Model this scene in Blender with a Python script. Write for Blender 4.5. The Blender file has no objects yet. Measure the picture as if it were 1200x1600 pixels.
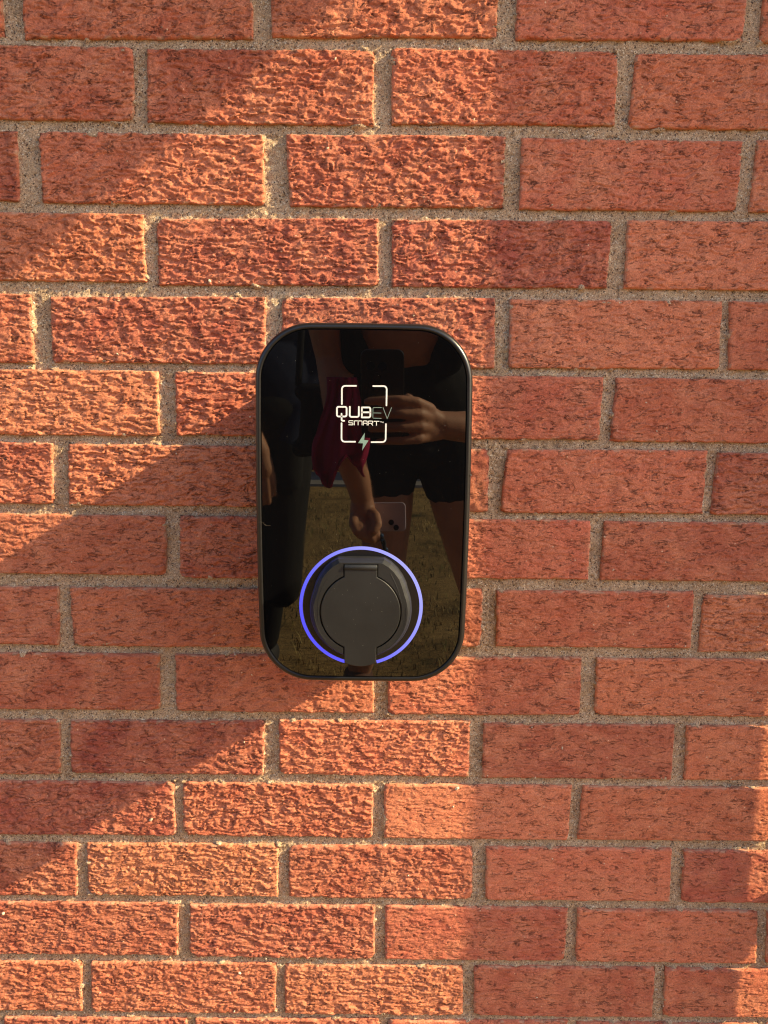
import bpy, bmesh, math, random
import numpy as np
from mathutils import Vector, Matrix
from mathutils.geometry import tessellate_polygon

# ------------------------------------------------------------------ scene, camera, light
S = bpy.context.scene
COL = S.collection
CH = 0.970                      # height of the lens above the lawn
S.view_settings.view_transform = 'Standard'
S.view_settings.look = 'None'
S.view_settings.exposure = 1.2
S.view_settings.gamma = 1.0
S.view_settings.use_curve_mapping = False

F_PX, PITCH, YAW, ROLL, CAM_D = 1242.3, 0.1806, 0.0041, 0.0125, 0.8114
cy_, sy_, cp_, sp_, cr_, sr_ = math.cos(YAW), math.sin(YAW), math.cos(PITCH), math.sin(PITCH), math.cos(ROLL), math.sin(ROLL)
def view_dir(a, b):             # a right, b down in lens units -> world direction
    x = cr_*a + sr_*b; w = -sr_*a + cr_*b
    y, z = cp_ - sp_*w, -sp_ - cp_*w
    return Vector((cy_*x + sy_*y, -sy_*x + cy_*y, z))
FWD = view_dir(0, 0); RIGHT = view_dir(1, 0) - FWD; UP = FWD - view_dir(0, 1)
cam = bpy.data.cameras.new('camera')
cam.sensor_fit = 'VERTICAL'; cam.sensor_height = 24.0; cam.sensor_width = 18.0
cam.lens = F_PX/1600*24.0
cam.clip_start = 0.003; cam.clip_end = 400
cam_o = bpy.data.objects.new('camera', cam); COL.objects.link(cam_o)
CAM = Vector((0, -CAM_D, CH))
m = Matrix.Identity(4)
for i, v in enumerate((RIGHT, UP, -FWD)):
    for j in range(3): m[j][i] = v[j]
m.translation = CAM
cam_o.matrix_world = m
S.camera = cam_o
S.cycles.filter_width = 1.2
S.cycles.use_denoising = True
S.cycles.denoiser = 'OPENIMAGEDENOISE'
S.cycles.denoising_input_passes = 'RGB_ALBEDO_NORMAL'
S.cycles.denoising_prefilter = 'NONE'
S.cycles.use_adaptive_sampling = False
cam.dof.use_dof = False

SUN_DIR = Vector((1.0, -0.22, 0.64)).normalized()      # towards the sun, raking along the wall
SUN_EL = math.asin(SUN_DIR.z); SUN_AZ = math.atan2(SUN_DIR.x, SUN_DIR.y)
world = bpy.data.worlds.new("World"); S.world = world; world.use_nodes = True
wn = world.node_tree
sky = wn.nodes.new('ShaderNodeTexSky'); sky.sky_type = 'NISHITA'; sky.sun_disc = False
sky.sun_elevation = SUN_EL; sky.sun_rotation = SUN_AZ
sky.air_density = 1.0; sky.dust_density = 2.0; sky.ozone_density = 1.0
wn.links.new(sky.outputs[0], wn.nodes['Background'].inputs[0])
wn.nodes['Background'].inputs[1].default_value = 0.14
sl = bpy.data.lights.new('sun', 'SUN'); sl.energy = 5.0; sl.angle = math.radians(0.53); sl.color = (1.0, 0.81, 0.45)
sun = bpy.data.objects.new('sun', sl); COL.objects.link(sun)
sun.rotation_euler = SUN_DIR.to_track_quat('Z', 'Y').to_euler()
sun.location = (3, -2, 4)

# ------------------------------------------------------------------ helpers
def tag(o, label=None, cat=None, group=None, kind=None):
    if label: o['label'] = label
    if cat: o['category'] = cat
    if group: o['group'] = group
    if kind: o['kind'] = kind
    return o
def empty(name, loc=(0, 0, 0), rot=(0, 0, 0)):
    o = bpy.data.objects.new(name, None); COL.objects.link(o)
    o.location = loc; o.rotation_euler = rot; o.empty_display_size = 0.05
    return o
def link(name, me, mat=None, parent=None):
    o = bpy.data.objects.new(name, me); COL.objects.link(o)
    if mat: me.materials.append(mat)
    if parent: o.parent = parent
    return o
def pydata(name, v, f, mat=None, parent=None, smooth=False):
    me = bpy.data.meshes.new(name); me.from_pydata([tuple(p) for p in v], [], f)
    if smooth:
        for p in me.polygons: p.use_smooth = True
    me.update()
    return link(name, me, mat, parent)
def frombm(name, bm, mat=None, parent=None, smooth=False):
    me = bpy.data.meshes.new(name); bm.to_mesh(me); bm.free()
    if smooth:
        for p in me.polygons: p.use_smooth = True
    return link(name, me, mat, parent)
def fast_mesh(name, V, Q):      # numpy verts (n,3), quads (m,4)
    me = bpy.data.meshes.new(name)
    me.vertices.add(len(V)); me.vertices.foreach_set('co', np.ascontiguousarray(V, dtype=np.float32).ravel())
    n = len(Q)
    me.loops.add(4*n); me.loops.foreach_set('vertex_index', np.ascontiguousarray(Q, dtype=np.int32).ravel())
    me.polygons.add(n)
    me.polygons.foreach_set('loop_start', np.arange(0, 4*n, 4, dtype=np.int32))
    try: me.polygons.foreach_set('loop_total', np.full(n, 4, dtype=np.int32))
    except Exception: pass
    me.update(calc_edges=True)
    return me
def box(bm, x0, x1, y0, y1, z0, z1):
    vs = [bm.verts.new(p) for p in ((x0,y0,z0),(x1,y0,z0),(x1,y1,z0),(x0,y1,z0),(x0,y0,z1),(x1,y0,z1),(x1,y1,z1),(x0,y1,z1))]
    for f in ((0,3,2,1),(4,5,6,7),(0,1,5,4),(1,2,6,5),(2,3,7,6),(3,0,4,7)): bm.faces.new([vs[i] for i in f])
def bevel_mod(o, w, seg=2, ang=35):
    b = o.modifiers.new('bevel', 'BEVEL'); b.width = w; b.segments = seg; b.limit_method = 'ANGLE'; b.angle_limit = math.radians(ang)
    return o

# numpy gradient noise
_rng = np.random.default_rng(7)
_perm = _rng.permutation(4096).astype(np.int64)
_ang = _rng.random(4096)*2*np.pi; _gx = np.cos(_ang); _gy = np.sin(_ang)
def pn(x, y, seed=0):
    xi = np.floor(x); yi = np.floor(y); fx = x-xi; fy = y-yi
    xi = xi.astype(np.int64) + seed*131; yi = yi.astype(np.int64) + seed*57
    u = fx*fx*fx*(fx*(fx*6-15)+10); v = fy*fy*fy*(fy*(fy*6-15)+10)
    def g(ix, iy, dx, dy):
        h = _perm[(ix + _perm[iy & 4095]) & 4095]
        return _gx[h]*dx + _gy[h]*dy
    a = g(xi, yi, fx, fy); b = g(xi+1, yi, fx-1, fy); c = g(xi, yi+1, fx, fy-1); d = g(xi+1, yi+1, fx-1, fy-1)
    return ((a*(1-u)+b*u)*(1-v) + (c*(1-u)+d*u)*v)*1.41
def sstep(a, b, x):
    t = np.clip((x-a)/(b-a), 0, 1); return t*t*(3-2*t)

# ------------------------------------------------------------------ materials
def newmat(name, color=(.5,.5,.5), rough=.6, spec=.5, metal=0.0):
    mt = bpy.data.materials.new(name); mt.use_nodes = True
    b = mt.node_tree.nodes['Principled BSDF']
    b.inputs['Base Color'].default_value = (*color, 1); b.inputs['Roughness'].default_value = rough
    b.inputs['Specular IOR Level'].default_value = spec; b.inputs['Metallic'].default_value = metal
    return mt, mt.node_tree, b
def noise(nt, vec, scale, detail=4, rough=.55, dist=0.0):
    n = nt.nodes.new('ShaderNodeTexNoise'); n.inputs['Scale'].default_value = scale; n.inputs['Detail'].default_value = detail
    n.inputs['Roughness'].default_value = rough; n.inputs['Distortion'].default_value = dist
    nt.links.new(vec, n.inputs['Vector']); return n.outputs['Fac']
def ramp(nt, fac, stops, interp='LINEAR'):
    r = nt.nodes.new('ShaderNodeValToRGB'); e = r.color_ramp.elements; r.color_ramp.interpolation = interp
    while len(e) < len(stops): e.new(0.5)
    for i, (p, c) in enumerate(stops):
        e[i].position = p; e[i].color = (*c, 1) if len(c) == 3 else c
    nt.links.new(fac, r.inputs[0]); return r.outputs[0]
def mixc(nt, fac, a, b, mode='MIX'):
    n = nt.nodes.new('ShaderNodeMix'); n.data_type = 'RGBA'; n.blend_type = mode
    for sock, val in ((n.inputs[0], fac), (n.inputs[6], a), (n.inputs[7], b)):
        if isinstance(val, (int, float)): sock.default_value = val
        elif isinstance(val, tuple): sock.default_value = (*val, 1)
        else: nt.links.new(val, sock)
    return n.outputs[2]
def bump(nt, b, hgt, strength, dist, prev=None):
    n = nt.nodes.new('ShaderNodeBump'); n.inputs['Strength'].default_value = strength; n.inputs['Distance'].default_value = dist
    nt.links.new(hgt, n.inputs['Height'])
    if prev is not None: nt.links.new(prev, n.inputs['Normal'])
    nt.links.new(n.outputs[0], b.inputs['Normal']); return n.outputs[0]
def pos(nt): return nt.nodes.new('ShaderNodeNewGeometry').outputs['Position']
def objc(nt): return nt.nodes.new('ShaderNodeTexCoord').outputs['Object']
def scaled(nt, vec, s):
    n = nt.nodes.new('ShaderNodeMapping'); n.inputs['Scale'].default_value = s; nt.links.new(vec, n.inputs['Vector']); return n.outputs[0]
def gt(nt, val, thr):
    n = nt.nodes.new('ShaderNodeMath'); n.operation = 'GREATER_THAN'; nt.links.new(val, n.inputs[0]); n.inputs[1].default_value = thr; return n.outputs[0]

def mul(nt, a, b):
    n = nt.nodes.new('ShaderNodeMath'); n.operation = 'MULTIPLY'
    for s_, v in zip(n.inputs, (a, b)):
        if isinstance(v, (int, float)): s_.default_value = v
        else: nt.links.new(v, s_)
    return n.outputs[0]
def attr(nt, name):
    n = nt.nodes.new('ShaderNodeAttribute'); n.attribute_name = name; return n.outputs['Fac']
def brick_material():
    mt, nt, b = newmat('fired_brick', rough=.9, spec=.2)
    p = pos(nt)
    oi = nt.nodes.new('ShaderNodeObjectInfo')
    base = oi.outputs['Color']
    c = mixc(nt, ramp(nt, noise(nt, p, 22, 5, .6, .6), [(.34, (0,0,0)), (.74, (.8,.8,.8))]), base, (.70, .275, .15))
    n2 = ramp(nt, noise(nt, p, 60, 4, .6), [(.40, (0,0,0)), (.66, (1,1,1))])
    dk = mixc(nt, 1.0, c, (.84, .78, .78), 'MULTIPLY')
    c = mixc(nt, n2, c, dk)
    g = ramp(nt, noise(nt, p, 820, 3, .75), [(.30, (.66,.64,.64)), (.5, (1,1,1)), (.70, (1.28,1.30,1.32))])
    c = mixc(nt, 1.0, c, g, 'MULTIPLY')
    # pale flake crests, patchy
    fc = mul(nt, ramp(nt, noise(nt, scaled(nt, p, (1, 1, 2.2)), 210, 4, .7), [(.55, (0,0,0)), (.70, (1,1,1))]), ramp(nt, noise(nt, p, 30, 4, .6), [(.42, (0,0,0)), (.66, (.5,.5,.5))]))
    c = mixc(nt, fc, c, (.80, .44, .31))
    # grit
    v = nt.nodes.new('ShaderNodeTexVoronoi'); v.inputs['Scale'].default_value = 210; nt.links.new(p, v.inputs['Vector'])
    sm = ramp(nt, v.outputs['Distance'], [(.10, (1,1,1)), (.20, (0,0,0))])
    pick = nt.nodes.new('ShaderNodeSeparateColor'); nt.links.new(v.outputs['Color'], pick.inputs[0])
    c = mixc(nt, mul(nt, sm, gt(nt, pick.outputs[0], .955)), c, (.76, .50, .33))
    # thin open cracks and pits with their inner shade put into the colour
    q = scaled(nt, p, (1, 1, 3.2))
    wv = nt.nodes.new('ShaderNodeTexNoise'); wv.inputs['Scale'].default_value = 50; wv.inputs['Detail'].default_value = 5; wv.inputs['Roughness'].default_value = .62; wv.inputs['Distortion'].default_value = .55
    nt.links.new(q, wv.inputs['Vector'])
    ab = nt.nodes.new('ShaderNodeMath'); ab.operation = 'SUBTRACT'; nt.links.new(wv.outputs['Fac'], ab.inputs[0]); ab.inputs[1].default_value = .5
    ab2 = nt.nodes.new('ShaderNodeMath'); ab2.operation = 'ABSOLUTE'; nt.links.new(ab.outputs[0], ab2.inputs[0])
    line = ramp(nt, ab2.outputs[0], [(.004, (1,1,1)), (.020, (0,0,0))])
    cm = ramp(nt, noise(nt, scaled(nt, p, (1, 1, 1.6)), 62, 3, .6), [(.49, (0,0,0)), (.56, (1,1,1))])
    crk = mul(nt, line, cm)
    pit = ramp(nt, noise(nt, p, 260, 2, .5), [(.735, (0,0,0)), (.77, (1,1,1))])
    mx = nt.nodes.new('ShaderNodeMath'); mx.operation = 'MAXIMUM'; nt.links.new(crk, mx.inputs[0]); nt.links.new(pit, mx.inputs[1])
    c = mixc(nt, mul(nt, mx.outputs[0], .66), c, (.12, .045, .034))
    c = mixc(nt, mul(nt, attr(nt, 'crack'), .85), c, (.15, .05, .036))  # dark brown stands in for the shade deep in the relief cracks
    # salt bloom flecks
    sb = mul(nt, ramp(nt, noise(nt, p, 190, 5, .75), [(.60, (0,0,0)), (.68, (1,1,1))]), ramp(nt, noise(nt, scaled(nt, p, (1,1,2)), 7, 3, .5), [(.60, (0,0,0)), (.74, (.75,.75,.75))]))
    c = mixc(nt, sb, c, (.74, .58, .48))
    # mortar left on the arrises
    st_ = mul(nt, attr(nt, 'stain'), .55)
    c = mixc(nt, st_, c, mixc(nt, ramp(nt, noise(nt, p, 700, 3, .7), [(.35, (0,0,0)), (.65, (1,1,1))]), (.42, .29, .18), (.62, .44, .30)))
    nt.links.new(c, b.inputs['Base Color'])
    pv = bump(nt, b, noise(nt, scaled(nt, p, (1, 1, 1.8)), 420, 5, .7), .7, .0014)
    pv = bump(nt, b, noise(nt, p, 1500, 2, .6), .4, .0005, pv)
    inv = nt.nodes.new('ShaderNodeMath'); inv.operation = 'SUBTRACT'; inv.inputs[0].default_value = 1.0; nt.links.new(mx.outputs[0], inv.inputs[1])
    bump(nt, b, inv.outputs[0], .9, .0012, pv)
    return mt
def mortar_material():
    mt, nt, b = newmat('sand_mortar', rough=.95, spec=.12)
    p = pos(nt)
    c = ramp(nt, noise(nt, p, 26, 5, .6), [(.3, (.47, .32, .20)), (.55, (.60, .42, .275)), (.75, (.68, .50, .33))])
    g = ramp(nt, noise(nt, p, 1150, 2, .8), [(.34, (.30,.28,.26)), (.46, (.85,.84,.83)), (.66, (1.35,1.33,1.28))])
    c = mixc(nt, 1.0, c, g, 'MULTIPLY')
    v = nt.nodes.new('ShaderNodeTexVoronoi'); v.inputs['Scale'].default_value = 900; nt.links.new(p, v.inputs['Vector'])
    pick = nt.nodes.new('ShaderNodeSeparateColor'); nt.links.new(v.outputs['Color'], pick.inputs[0])
    c = mixc(nt, gt(nt, pick.outputs[0], .93), c, (.14, .09, .065))
    c = mixc(nt, gt(nt, pick.outputs[1], .94), c, (.74, .62, .46))
    al = ramp(nt, noise(nt, p, 13, 6, .7), [(.58, (0,0,0)), (.80, (.55,.55,.55))])
    c = mixc(nt, al, c, (.24, .17, .065))
    nt.links.new(c, b.inputs['Base Color'])
    pv = bump(nt, b, noise(nt, p, 1000, 3, .75), .9, .0013)
    bump(nt, b, noise(nt, p, 330, 3, .6), .5, .0015, pv)
    return mt
M_BRICK, M_MORTAR = brick_material(), mortar_material()
def simple(name, col, rough, spec=.5, bscale=None, bstr=.2, bdist=.0002, mott=None, metal=0.0):
    mt, nt, b = newmat(name, col, rough, spec, metal)
    p = objc(nt)
    if mott:
        f = noise(nt, p, mott, 5, .6)
        c = mixc(nt, ramp(nt, f, [(.3, (.78,.78,.78)), (.7, (1.2,1.2,1.2))]), (0,0,0), col, 'MIX')
        n = mixc(nt, 1.0, col, ramp(nt, f, [(.3, (.75,.75,.75)), (.7, (1.25,1.25,1.25))]), 'MULTIPLY')
        nt.links.new(n, b.inputs['Base Color'])
    if bscale: bump(nt, b, noise(nt, p, bscale, 3, .6), bstr, bdist)
    return mt

# brick faces: course, then LB RB RT LT corners in mm from the foot of the lens axis on the wall
BR=[[0,-339,298.4,-124.9,300.7,-124.9,366.7,-339,364.4],
[0,-107.5,302.5,103.7,305.3,103.7,371.3,-107.5,368.5],
[0,121.2,303.9,335.3,305,335.3,371,121.2,369.9],
[0,-573,300.1,-358,300.4,-358,366.4,-573,366.1],
[0,350.4,304.1,565.4,304.4,565.4,370.4,350.4,370.1],
[1,-455,227.4,-240,227.7,-237.7,292.6,-452.7,292.3],
[1,-226.7,226.2,-11,226.7,-11.1,292.8,-225.2,291.1],
[1,6,228,218.9,229.6,218.4,294.1,5.1,294.7],
[1,231.9,227.5,446.9,227.8,450.3,293.5,235.3,293.2],
[2,-569,153.2,-354,153.5,-351.9,217.2,-566.9,216.9],
[2,-331.8,152.6,-116.3,153,-116.6,216.8,-331.2,216.9],
[2,-91.5,152.1,115.7,153,115,218.6,-95.2,218.2],
[2,131.3,152,342.7,152.9,343,216.9,130.3,217.1],
[2,355.2,153,570.2,153.3,571.9,218.5,356.9,218.2],
[3,-449,78.8,-234,79.1,-235,143.2,-450,142.9],
[3,-222.1,76.2,-5.1,78.9,-5.8,142,-221.5,139.2],
[3,8.1,77.8,221,79.2,222,143.1,7.2,140.9],
[3,238.1,78.8,453.1,79.1,452.5,144.1,237.5,143.8],
[4,-565,-0.7,-350,-0.4,-348.7,66.6,-563.7,66.3],
[4,-332,0.4,-117.9,1.2,-116.3,66.5,-329.3,64.4],
[4,-100,-2.4,112.7,0.2,111.4,68.7,-100.5,66.1],
[4,126.9,0.4,338.6,1.7,336.6,68.4,125.4,67.6],
[4,348.3,1.2,563.3,1.5,559.2,68.8,344.2,68.5],
[5,-441.6,-73,-226.6,-72.7,-226,-7.1,-441,-7.4],
[5,-209.6,-71.1,5.4,-70.8,6.3,-7.2,-208.7,-7.5],
[5,7,-71.4,222,-71.1,223.3,-7.3,8.3,-7.6],
[5,233.8,-72.3,448.8,-72,451.2,-7.5,236.2,-7.8],
[6,-554.1,-144.5,-339.1,-144.2,-337.1,-80.5,-552.1,-80.8],
[6,-323.3,-144.7,-108.3,-144.4,-105.9,-81.3,-320.9,-81.6],
[6,-104.1,-147.2,110.9,-146.9,110.5,-81.6,-104.5,-81.9],
[6,124.2,-147.4,334.4,-146.2,334.7,-80.2,128.9,-81.4],
[7,-439.8,-219,-224.8,-218.7,-223.8,-154.9,-438.8,-155.2],
[7,-210.7,-221.3,4.3,-221,5.8,-155.1,-209.2,-155.4],
[7,5.1,-218.6,220.1,-218.3,219.1,-155,4.1,-155.3],
[7,232.3,-218.8,447.3,-218.5,448.1,-155.3,233.1,-155.6],
[8,-557.5,-297.3,-342.5,-297,-340,-233.2,-555,-233.5],
[8,-327.6,-298.3,-112.6,-298,-112.8,-232.8,-327.8,-233.1],
[8,-105.7,-294.2,109.3,-293.9,109.1,-230.1,-105.9,-230.4],
[8,125.8,-293.7,334.4,-293.4,333.3,-230.2,123.4,-232],
[9,-452.3,-371.2,-237.3,-370.9,-236.2,-306.6,-451.2,-306.9],
[9,-220,-371.4,-5.1,-371.2,-5,-304.6,-219.1,-307.1],
[9,10.3,-372.5,219.3,-370.9,218.3,-304.9,9.4,-307.3],
[9,236,-370.7,451,-370.4,449.2,-305.1,234.2,-305.4],
[10,-566,-447.7,-351,-447.4,-347.8,-383.3,-562.8,-383.6],
[10,-338.9,-445.7,-125.9,-445.6,-124.2,-381.5,-336,-383.9],
[10,-108.9,-444.7,101.1,-445.4,100.4,-379.7,-108.9,-381.3],
[10,115.9,-446,325.6,-445.9,324.8,-381.6,115.1,-382.5],
[10,339.8,-445.7,554.8,-445.4,553.2,-381.9,338.2,-382.2],
[11,-440.1,-520.8,-225.1,-520.5,-226.4,-456,-441.4,-456.3],
[11,-217.2,-519.6,-5,-521.2,-4.9,-456.5,-215.8,-455.8],
[11,7.9,-521,214.9,-521.1,215.6,-454.8,7.1,-455.6],
[11,225.6,-520.2,440.6,-519.9,442.7,-455.2,227.7,-455.5],
[12,-555.5,-597.2,-340.5,-596.9,-337.5,-531.2,-552.5,-531.5],
[12,-328.1,-595.9,-112.1,-595.2,-110.6,-530.2,-326,-531.8],
[12,-99,-595.9,109.5,-596.8,108,-530.2,-99.8,-531.7],
[12,124.8,-596.7,335.1,-596.8,332.9,-530.9,123.2,-530.8],
[12,348.3,-597.5,563.3,-597.2,561.8,-532,346.8,-532.3],
[13,-443.2,-672.6,-228.2,-672.3,-225.9,-605.4,-440.9,-605.7],
[13,-215,-673.8,-1.3,-674.9,-1.3,-606.2,-212.8,-606.9],
[13,11.3,-674.7,218.7,-675,219.5,-607.1,10.4,-606.1],
[13,232.1,-674.9,441.5,-676,437.9,-608,230.5,-607.8],
[13,453.5,-676.7,668.5,-676.4,663.2,-608.4,448.2,-608.7],
[14,-558.1,-747.6,-343.1,-747.3,-340.2,-682.7,-555.2,-683],
[14,-331.9,-748.1,-116.9,-749.3,-114.6,-682,-329.9,-682.6],
[14,-105.6,-749.1,103.1,-748.7,101.9,-683.9,-105.7,-684.4],
[14,115.9,-748.5,325.8,-748.9,325.4,-683.1,114.5,-683.7],
[14,339.2,-747.9,554.2,-747.6,552.4,-683.6,337.4,-683.9],
[15,-436.3,-822.3,-221.3,-822.3,-221.3,-757.3,-436.3,-757.3],
[15,-210.8,-822.2,4.8,-819.9,4.8,-754.9,-210.8,-757.2],
[15,16.1,-822.4,226.8,-820.1,226.8,-755.1,16.1,-757.4],
[15,238.2,-822.6,453.2,-822.6,453.2,-757.6,238.2,-757.6]]

# ------------------------------------------------------------------ the brick wall
MM = 0.001
wall = tag(empty('brick_wall', (0, 0, 0)), 'rough red brick wall with recessed sandy mortar joints behind the black charger', 'wall')
crack = [None]
def relief(u, v, rough, seed):
    """bark-like rustic face, u and v in mm; returns relief in mm (0 = outermost)"""
    o = seed*37.7
    k = np.random.default_rng(seed+5); kp, kh, kr, ks, kf = k.random(5)      # every brick torn a little differently
    w1 = pn(u/30+o, v/13, seed); w2 = pn(u/11+o, v/8, seed+1); w3 = pn(u/4.2+o, v/4.0, seed+2)
    vv = v + (3+4*kh)*w1 + (1.3+2.2*ks)*w2 + 1.2*w3
    uu = u + 5*pn(u/14, v/7+o, seed+3)
    crumb = pn(u/1.9+o, v/1.5, seed+12)
    # flakes: thick at the lower lip, torn off sharply below
    ph = vv/(5.2+2.2*kf) + 1.0*pn(u/20+o, v/12, seed+4) + .07*crumb
    saw = ph - np.floor(ph); saw = np.where(saw < .06, saw/.06, (1-(saw-.06)/.94)**.8)
    st1 = np.clip(.30 + 1.5*pn(u/13+o, v/7, seed+5) + .5*pn(u/4+o, v/3.5, seed+9), 0, 1.1)
    # two-level tearing: crumbly plates standing over smooth hollows drawn out sideways
    N = pn(uu/(13+7*kr)+o, vv/3.7, seed+6) + .50*pn(uu/5.5+o, vv/2.1, seed+7) + .22*crumb + .10 + .25*(kp-.5)
    plate1 = sstep(-.045, .045, N)
    N2 = pn(u/6+o, v/5.0, seed+16) + .25*crumb - .05
    plate2 = sstep(-.04, .04, N2)
    rib = pn(u/1.8+o, v/11.0, seed+8)*sstep(.0, .3, pn(u/22, v/16+o, seed+10))
    big = pn(u/38+o, v/24, seed+11)
    calm = sstep(.20-.15*kp, .45, pn(u/17+o, v/9, seed+13))
    h = (1.0*saw*st1 + 1.2*plate1 + .35*plate2*plate1 + .30*rib + .20*crumb*(.4+.6*plate1))*(1-.55*calm) + .25*calm
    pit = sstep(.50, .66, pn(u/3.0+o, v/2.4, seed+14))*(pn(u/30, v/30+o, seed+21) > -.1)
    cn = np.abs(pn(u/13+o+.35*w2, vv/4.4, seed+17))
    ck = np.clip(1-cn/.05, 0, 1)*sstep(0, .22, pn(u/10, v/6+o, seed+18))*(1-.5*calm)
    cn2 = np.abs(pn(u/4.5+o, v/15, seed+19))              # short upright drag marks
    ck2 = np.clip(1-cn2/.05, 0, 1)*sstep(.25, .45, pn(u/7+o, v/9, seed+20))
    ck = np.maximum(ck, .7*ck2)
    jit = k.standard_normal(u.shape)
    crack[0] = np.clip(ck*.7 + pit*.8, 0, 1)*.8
    return rough*(h - 1.6 + .07*jit) + .5*big - .9*pit - (.5+.5*rough)*ck

def brick_grid(corners, rough, seed, su=1.25, sv=.9):
    """corners LB RB RT LT in mm; returns local V (m), Q and origin (x, z) in mm"""
    c = np.array(corners, float).reshape(4, 2)
    o = c.mean(0)
    W = np.hypot(*(c[1]-c[0])); H = np.hypot(*(c[3]-c[0]))
    nx = int(W/su); nz = int(H/sv)
    s, t = np.meshgrid(np.linspace(0, 1, nx+1), np.linspace(0, 1, nz+1))
    X = (1-s)*(1-t)*c[0,0] + s*(1-t)*c[1,0] + s*t*c[2,0] + (1-s)*t*c[3,0] - o[0]
    Z = (1-s)*(1-t)*c[0,1] + s*(1-t)*c[1,1] + s*t*c[2,1] + (1-s)*t*c[3,1] - o[1]
    u = s*W; v = t*H
    dl, dr, db, dt = u, W-u, v, H-v
    # wandering arrises
    q = seed*11.3
    X = X + (.9*pn(v/9+q, 0*v+.5, seed) + .22*pn(v/3+q, 0*v+.5, seed+2))*np.exp(-dl/5) + (.9*pn(v/9+q, 0*v+7.5, seed) + .22*pn(v/3+q, 0*v+3.5, seed+1))*np.exp(-dr/5)
    Z = Z + (.9*pn(u/16+q, 0*v+2.5, seed) + .22*pn(u/3+q, 0*v+1.5, seed+2))*np.exp(-db/5) + (.8*pn(u/18+q, 0*v+9.5, seed) + .22*pn(u/3+q, 0*v+6.5, seed+1))*np.exp(-dt/5)
    h = relief(u, v, rough, seed)
    # rounded / chipped edges
    r0 = 1.5 + 1.4*np.clip(pn(u/11+q, v/11, seed+3)+.3, 0, 1)
    e = np.minimum(np.minimum(dl, dr), np.minimum(db, dt))
    cd = np.minimum(dl, dr) + np.minimum(db, dt)
    h = h - 1.5*np.clip(1-e/r0, 0, 1)**2
    k = np.random.default_rng(seed)
    ch = k.random(4)                                      # knocked corners
    for i, (a, b_) in enumerate(((dl, db), (dr, db), (dr, dt), (dl, dt))):
        if ch[i] > .62:
            sz = 4 + 6*k.random()
            dd = a + b_ + 1.5*pn(u/4, v/4+q, seed+5)
            h = h - 3.2*sstep(sz, sz*.35, dd)
    stn = sstep(.9, .0, e)*sstep(-.05, .25, pn(u/14+q, v/14, seed+31)) + sstep(3.2, .6, e)*sstep(.28, .42, pn(u/12+q, v/8, seed+32))
    stn = np.clip(stn, 0, 1)
    V = np.stack([X, -h, Z], -1).reshape(-1, 3)
    n1 = nx+1
    idx = np.arange((nx+1)*(nz+1)).reshape(nz+1, nx+1)
    Q = np.stack([idx[:-1,:-1], idx[:-1,1:], idx[1:,1:], idx[1:,:-1]], -1).reshape(-1, 4)
    border = np.concatenate([idx[0,:-1], idx[:-1,-1], idx[-1,:0:-1], idx[:0:-1,0]])
    base = len(V)
    mid = V[border].copy(); mid[:,1] = 4.0 + .5*pn(np.arange(len(border))/3.+q, np.zeros(len(border))+.5, seed)
    back = V[border].copy(); back[:,1] = 60.0
    V = np.concatenate([V, mid, back])
    nb = len(border); j = np.arange(nb); j2 = (j+1) % nb
    Qs = np.stack([border[j], base+j, base+j2, border[j2]], -1)
    Qb = np.stack([base+j, base+nb+j, base+nb+j2, base+j2], -1)
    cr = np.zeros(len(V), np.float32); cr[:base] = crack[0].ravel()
    sg = np.zeros(len(V), np.float32); sg[:base] = stn.ravel(); sg[base:base+nb] = .45; sg[base+nb:] = 1
    return V*MM, np.concatenate([Q, Qs, Qb]), o, (cr, sg)
rnd = random.Random(11)
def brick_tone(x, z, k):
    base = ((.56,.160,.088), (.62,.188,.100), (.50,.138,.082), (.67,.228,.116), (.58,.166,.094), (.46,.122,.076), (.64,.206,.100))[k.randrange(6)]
    f = k.uniform(.92, 1.06)*(1.07 if x > 100 else .96)  # bricks right of the charger lighter: brighter shade there put into their colour
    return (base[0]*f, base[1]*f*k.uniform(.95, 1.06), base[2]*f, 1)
def rough_at(x, z, row):
    if row <= 3: r = 1.2 if x < 150 else .95
    elif row <= 6: r = 1.15 if x < 60 else .70
    elif row <= 9: r = .75 if x < 0 else .58
    else: r = 1.12 if x < 60 else .40
    return r
donors = []
rowspan = {}
for i, b in enumerate(BR):
    row, c = b[0], b[1:]
    cx = sum(c[0::2])/4; cz = sum(c[1::2])/4
    hid = -80 < cx < 50 and -240 < cz < -20              # wholly behind the charger
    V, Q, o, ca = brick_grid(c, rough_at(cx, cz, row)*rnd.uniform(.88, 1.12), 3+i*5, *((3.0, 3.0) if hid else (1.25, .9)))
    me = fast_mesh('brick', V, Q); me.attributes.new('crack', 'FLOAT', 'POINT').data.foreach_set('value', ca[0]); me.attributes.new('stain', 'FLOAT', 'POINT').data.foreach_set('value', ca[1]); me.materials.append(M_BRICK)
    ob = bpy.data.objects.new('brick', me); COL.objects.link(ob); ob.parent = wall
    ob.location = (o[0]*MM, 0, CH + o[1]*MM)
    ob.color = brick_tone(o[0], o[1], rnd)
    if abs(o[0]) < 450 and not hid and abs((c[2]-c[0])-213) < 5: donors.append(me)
    lo, hi = rowspan.get(row, (9e9, -9e9))
    rowspan[row] = (min(lo, c[0]), max(hi, c[2]))
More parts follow.
